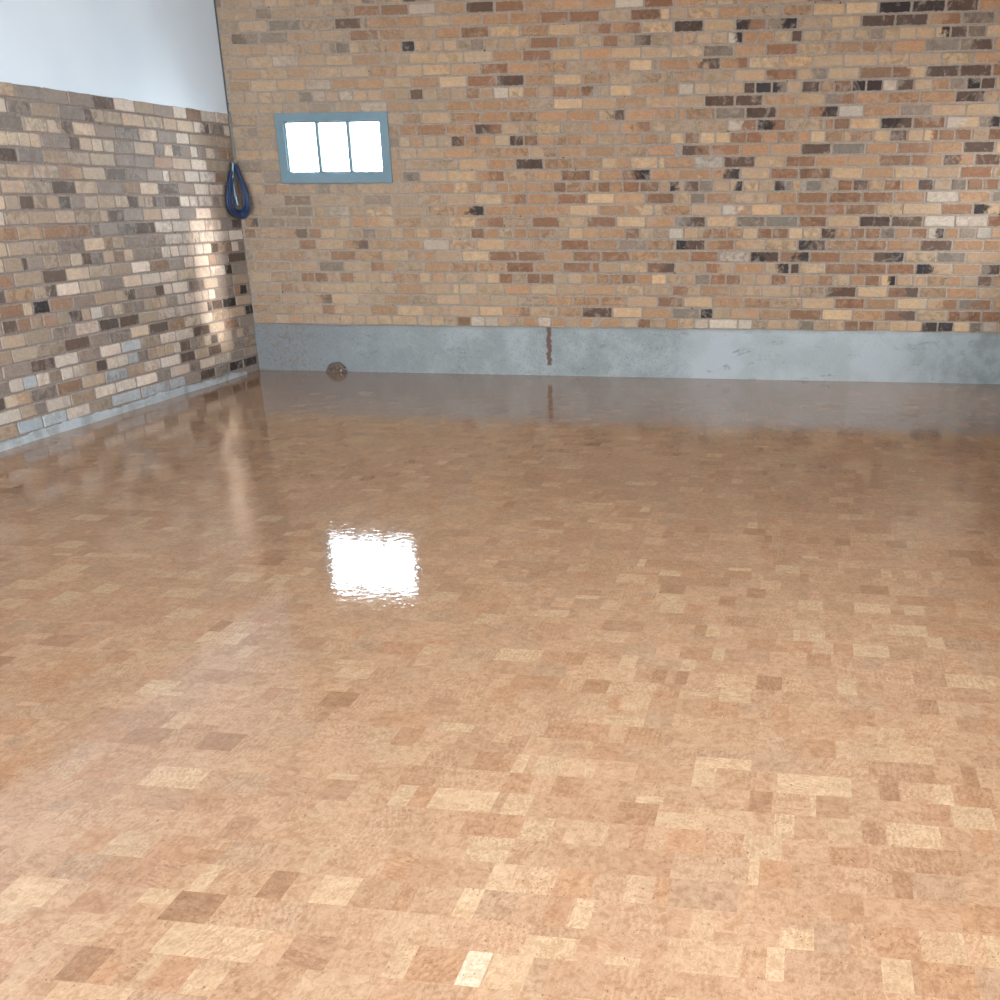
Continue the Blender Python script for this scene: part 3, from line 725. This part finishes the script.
    mott = t.noise(um, 34, 5, 0.72, 0.8)
    c = t.mix(t.math('MULTIPLY', t.step(mott, 0.45, 0.62), 0.75), c, dark_c)
    fine = t.noise(t.scale(um, (7.0, 1.5, 1)), 26, 5, 0.75, 0.7)
    c = t.mix(t.math('MULTIPLY', t.step(fine, 0.53, 0.66), 0.70), c, dark_c)
    c = t.mix(t.math('MULTIPLY', t.step(fine, 0.44, 0.33), 0.60), c, light_c)
    # bands of the cork sheets that run on through neighbouring blocks
    big = t.noise(t.scale(co, (1.6, 1.0, 1)), 2.6, 4, 0.6, 1.0)
    arc = t.step(t.math('ABSOLUTE', t.math('SUBTRACT', t.math('FRACT', t.math('MULTIPLY', big, 9.0)), 0.5)), 0.10, 0.02)
    c = t.mix(t.math('MULTIPLY', arc, 0.22), c, dark_c)
    c = t.mix(t.math('MULTIPLY', t.step(t.noise(um, 27, 5, 0.72, 0.5), 0.50, 0.68), 0.55), c, light_c)
    veins = t.noise(t.scale(um, (3.2, 0.9, 1)), 17, 4, 0.65, 1.8)
    vl = t.step(t.math('ABSOLUTE', t.math('SUBTRACT', veins, 0.5)), 0.022, 0.004)
    c = t.mix(t.math('MULTIPLY', t.math('MULTIPLY', vl, patch), 0.6), c, t.mix(1.0, dark_c, (0.84, 0.80, 0.76, 1), 'MULTIPLY'))
    # the little dark lenticels of cork, thick in some blocks and absent in others
    spk = t.step(t.noise(t.scale(um, (1.5, 0.9, 1)), 95, 4, 0.7), 0.58, 0.66)
    clus = t.step(t.noise(um, 15, 3, 0.6), 0.38, 0.58)
    pick = t.math('ADD', 0.40, t.math('MULTIPLY', at.outputs['Alpha'], 0.60))
    c = t.mix(t.math('MULTIPLY', t.math('MULTIPLY', spk, clus), pick), c, srgb(78, 57, 42))
    # broad drift of colour over the room
    c = t.mix(t.math('MULTIPLY', t.step(t.noise(co, 0.7, 2), 0.4, 0.62), 0.16), c, t.mix(1.0, c, (0.86, 0.78, 0.72, 1), 'MULTIPLY'))
    # lacquer: slight ripple in the top coat
    rip = t.math('ADD', t.noise(co, 26, 2, 0.5), t.math('MULTIPLY', t.noise(co, 140, 2, 0.5), 0.16))
    mat = t.bsdf(c, 0.7, None, Specular_IOR_Level=0.0, Coat_Weight=1.0, Coat_Roughness=0.045, Coat_IOR=1.5,
                 Coat_Normal=t.bump(rip, 0.135, 0.004))
    o = mesh_obj('floor', V, F, mat)
    ca = o.data.color_attributes.new('block_color', 'FLOAT_COLOR', 'CORNER')
    ca.data.foreach_set('color', [x for c_ in col for x in c_])
    ul = o.data.uv_layers.new(name='block_uv')
    ul.data.foreach_set('uv', [x for c_ in uv for x in c_])
    return structure(o)
make_floor()

# ---------------------------------------------------------------- window in the back wall
t = NT('teal_grey_window_paint')
co = t.coord()
c = t.mix(t.step(t.noise(co, 4, 3), 0.35, 0.65), srgb(112, 136, 146), srgb(104, 128, 138))
c = t.mix(t.step(t.noise(co, 60, 3), 0.70, 0.76), c, srgb(150, 160, 164))
teal = t.bsdf(c, 0.5, t.bump(t.noise(co, 30, 3), 0.3, 0.002))
t = NT('window_glass')
tr = t.n('ShaderNodeBsdfTransparent', None, Color=(0.96, 0.98, 0.98, 1))
gl = t.n('ShaderNodeBsdfGlossy', None, Color=(1, 1, 1, 1), Roughness=0.03)
fr = t.n('ShaderNodeFresnel', None, IOR=1.3)
mx = t.n('ShaderNodeMixShader', None)
t.set(mx, '#0', fr)
t.set(mx, '#1', tr)
t.set(mx, '#2', gl)
t.t.links.new(mx.outputs[0], t.out.inputs['Surface'])
glass = t.m

window = bpy.data.objects.new('window_1', None)
window.location = ((WX0 + WX1) / 2, 0, WZ0)
C.objects.link(window)
structure(window)
def wpart(name, V, F, mat, parent=window):
    inv = Vector(window.location)
    V = [tuple(Vector(v) - inv) for v in V]
    return mesh_obj(name, V, F, mat, parent)

def tube_mesh(pts, r, seg=8, closed=False):
    V, F = [], []
    n = len(pts)
    P = [Vector(p) for p in pts]
    ref = Vector((0.31, 0.9, 0.2)).normalized()
    for i in range(n):
        a = P[(i - 1) % n] if (closed or i > 0) else P[i]
        b = P[(i + 1) % n] if (closed or i < n - 1) else P[i]
        t_ = (b - a).normalized()
        u_ = t_.cross(ref)
        u_ = u_.normalized() if u_.length > 1e-4 else Vector((1, 0, 0))
        v_ = t_.cross(u_)
        rr_ = r[i] if isinstance(r, (list, tuple)) else r
        for k in range(seg):
            a_ = 2 * math.pi * k / seg
            V.append(tuple(P[i] + u_ * math.cos(a_) * rr_ + v_ * math.sin(a_) * rr_))
    m_ = n if closed else n - 1
    for i in range(m_):
        for k in range(seg):
            F.append((i * seg + k, ((i + 1) % n) * seg + k, ((i + 1) % n) * seg + (k + 1) % seg, i * seg + (k + 1) % seg))
    if not closed:
        F.append(tuple(range(seg))[::-1])
        F.append(tuple((n - 1) * seg + k for k in range(seg)))
    return V, F

def add_bevel(o, w, seg=2):
    md = o.modifiers.new('soft_edge', 'BEVEL')
    md.width = w
    md.segments = seg
    md.limit_method = 'ANGLE'
    return o

# casing: mitred ring, standing a little proud of the bricks; lower left corner pinched
def ring_frame(outer, inner, yf, yb):
    V, F = [], []
    for y in (yf, yb):
        V += [(x, y, z) for x, z in outer] + [(x, y, z) for x, z in inner]
    for i in range(4):
        j = (i + 1) % 4
        F.append((i, j, 4 + j, 4 + i))
        F.append((8 + i, 12 + i, 12 + j, 8 + j))
        F.append((i, 8 + i, 8 + j, j))
        F.append((4 + i, 4 + j, 12 + j, 12 + i))
    return V, F
V, F = ring_frame([(WX0 + 0.004, WZ0), (WX1 + 0.004, WZ0 - 0.002), (WX1, WZ1 - 0.002), (WX0, WZ1)],
                  [(PX0 - 0.012, PZ0 - 0.012), (PX1 + 0.012, PZ0 - 0.012), (PX1 + 0.012, PZ1 + 0.012), (PX0 - 0.012, PZ1 + 0.012)], -0.018, 0.024)
add_bevel(wpart('window_frame', V, F, teal), 0.003)
V, F = ring_frame([(PX0 - 0.04, PZ0 - 0.04), (PX1 + 0.04, PZ0 - 0.04), (PX1 + 0.04, PZ1 + 0.04), (PX0 - 0.04, PZ1 + 0.04)],
                  [(PX0, PZ0), (PX1, PZ0), (PX1, PZ1), (PX0, PZ1)], 0.002, 0.045)
sash = wpart('window_sash', V, F, teal)
for k in (1, 2):
    x = PX0 + (PX1 - PX0) * k / 3
    V, F = [], []
    box(V, F, x - 0.015, x + 0.015, -0.004, 0.040, PZ0, PZ1)
    add_bevel(wpart('window_mullion', V, F, teal), 0.002)
for k in range(3):
    w3 = (PX1 - PX0) / 3
    V, F = [], []
    box(V, F, PX0 + k * w3 + 0.012, PX0 + (k + 1) * w3 - 0.012, 0.022, 0.025, PZ0, PZ1)
    wpart('window_pane', V, F, glass)

# ---------------------------------------------------------------- hose hanging in the corner
def tag(o, label, cat, group=None):
    o['label'] = label
    o['category'] = cat
    if group:
        o['group'] = group
    return o
t = NT('blue_rubber_hose')
blue = t.bsdf(t.mix(t.noise(t.coord(), 30, 2), srgb(36, 52, 84), srgb(44, 62, 96)), 0.45, None)
pale = NT('pale_blue_hose').bsdf(srgb(130, 168, 186), 0.45)
steel = NT('dull_grey_steel').bsdf(srgb(150, 148, 142), 0.4, None, Metallic=0.7)
HT = Vector((0.050, -0.062, 1.668))
hose = bpy.data.objects.new('coiled_hose', None)
hose.location = HT
C.objects.link(hose)
tag(hose, 'blue hose coiled in a long teardrop, hanging in the corner left of the window', 'hose')
def loop_pts(left, right, drop, off, n=56):
    # the coil straddles the corner: its left side lies along the left wall, its right side along the back wall
    pts = []
    for i in range(n):
        a = 2 * math.pi * i / n
        s_ = 0.5 - 0.5 * math.cos(a)              # 0 at the top, 1 at the bottom
        w_ = math.sin(a) * (0.18 + 0.95 * s_ ** 1.05)
        z = -drop * 0.94 * s_
        if w_ < 0:
            pts.append((-0.020 + 0.3 * off, w_ * left - off, z))
        else:
            pts.append((-0.020 + 0.3 * off + w_ * right, 0.020 - off * 1.2 - 0.25 * w_ * right, z))
    # round the turn at the corner
    for _ in range(4):
        pts = [tuple((pts[i - 1][k] + 2 * pts[i][k] + pts[(i + 1) % n][k]) / 4 for k in range(3)) for i in range(n)]
    return pts
LOOPS = [(0.26, 0.125, 0.410, 0.000), (0.23, 0.118, 0.425, 0.016), (0.27, 0.104, 0.398, 0.030), (0.20, 0.112, 0.436, 0.006),
         (0.24, 0.090, 0.415, 0.024), (0.17, 0.082, 0.400, 0.012), (0.28, 0.132, 0.430, 0.020), (0.21, 0.068, 0.380, 0.034),
         (0.15, 0.100, 0.420, 0.036), (0.25, 0.060, 0.392, 0.008), (0.22, 0.122, 0.405, 0.040)]
for (l_, r_, d_, o_) in LOOPS:
    V, F = tube_mesh(loop_pts(l_, r_, d_, o_), 0.0105, 8, True)
    mesh_obj('hose_loop', V, F, blue, hose, smooth=True)
pts = [(0.004 - 0.012 * math.sin(math.pi * k / 16), -0.075 - 0.020 * math.sin(math.pi * 0.9 * k / 16), 0.010 - 0.32 * k / 16) for k in range(17)]
V, F = tube_mesh(pts, 0.0075, 8)
o = mesh_obj('hose_end', V, F, pale, hose, smooth=True)
o['label'] = 'pale blue free end of the hose'
V, F = tube_mesh([(-0.01, 0.064, 0.022), (-0.01, 0.02, 0.014), (-0.012, -0.055, 0.004), (-0.012, -0.085, 0.012), (-0.012, -0.09, 0.030)], 0.0045, 8)
mesh_obj('wall_hook', V, F, steel, hose, smooth=True)

# thin grey cable running down the corner to the hook
t = NT('grey_cable')
pts = [(0.020 + 0.004 * math.sin(k * 1.3), -0.012 - 0.003 * math.sin(k), 2.06 - k * 0.05) for k in range(8)]
V, F = tube_mesh(pts, 0.005, 8)
cable = mesh_obj('cable', V, F, t.bsdf(srgb(120, 130, 132), 0.6), smooth=True)
tag(cable, 'thin grey cable running down the wall corner above the blue hose', 'cable')

# ---------------------------------------------------------------- clump of rubble at the foot of the plinth
def lump():
    rl = random.Random(8)
    bm = bmesh.new()
    bmesh.ops.create_icosphere(bm, subdivisions=4, radius=1.0)
    dirs = [Vector((rl.uniform(-1, 1), rl.uniform(-1, 1), rl.uniform(-0.3, 1))).normalized() for _ in range(26)]
    amp = [rl.uniform(-0.13, 0.15) for _ in dirs]
    for v in bm.verts:
        d = v.co.normalized()
        k = 1 + sum(a * max(0, (d.dot(e) - 0.80) / 0.20) for a, e in zip(amp, dirs)) + rl.uniform(-0.07, 0.07)
        v.co = Vector((d.x * 0.100 * k, d.y * 0.045 * k, d.z * 0.082 * k))
    for v in list(bm.verts):
        if v.co.z < 0:
            v.co.z = 0
    me = bpy.data.meshes.new('rubble_clump')
    bm.to_mesh(me)
    bm.free()
    t = NT('dirty_mortar_rubble')
    co = t.coord()
    c = t.mix(t.step(t.noise(co, 40, 4), 0.4, 0.6), srgb(112, 98, 88), srgb(84, 72, 66))
    c = t.mix(t.step(t.noise(co, 26, 2), 0.66, 0.70), c, srgb(206, 210, 212))
    c = t.mix(t.step(t.noise(co, 33, 2), 0.64, 0.70), c, srgb(130, 92, 68))
    me.materials.append(t.bsdf(c, 0.9, t.bump(t.noise(co, 90, 4), 1.0, 0.006)))
    o = bpy.data.objects.new('rubble_clump', me)
    C.objects.link(o)
    o.location = (0.745, -0.052, 0)
    return o
tag(lump(), 'low brown clump of old mortar rubble on the floor against the grey concrete base', 'rubble')
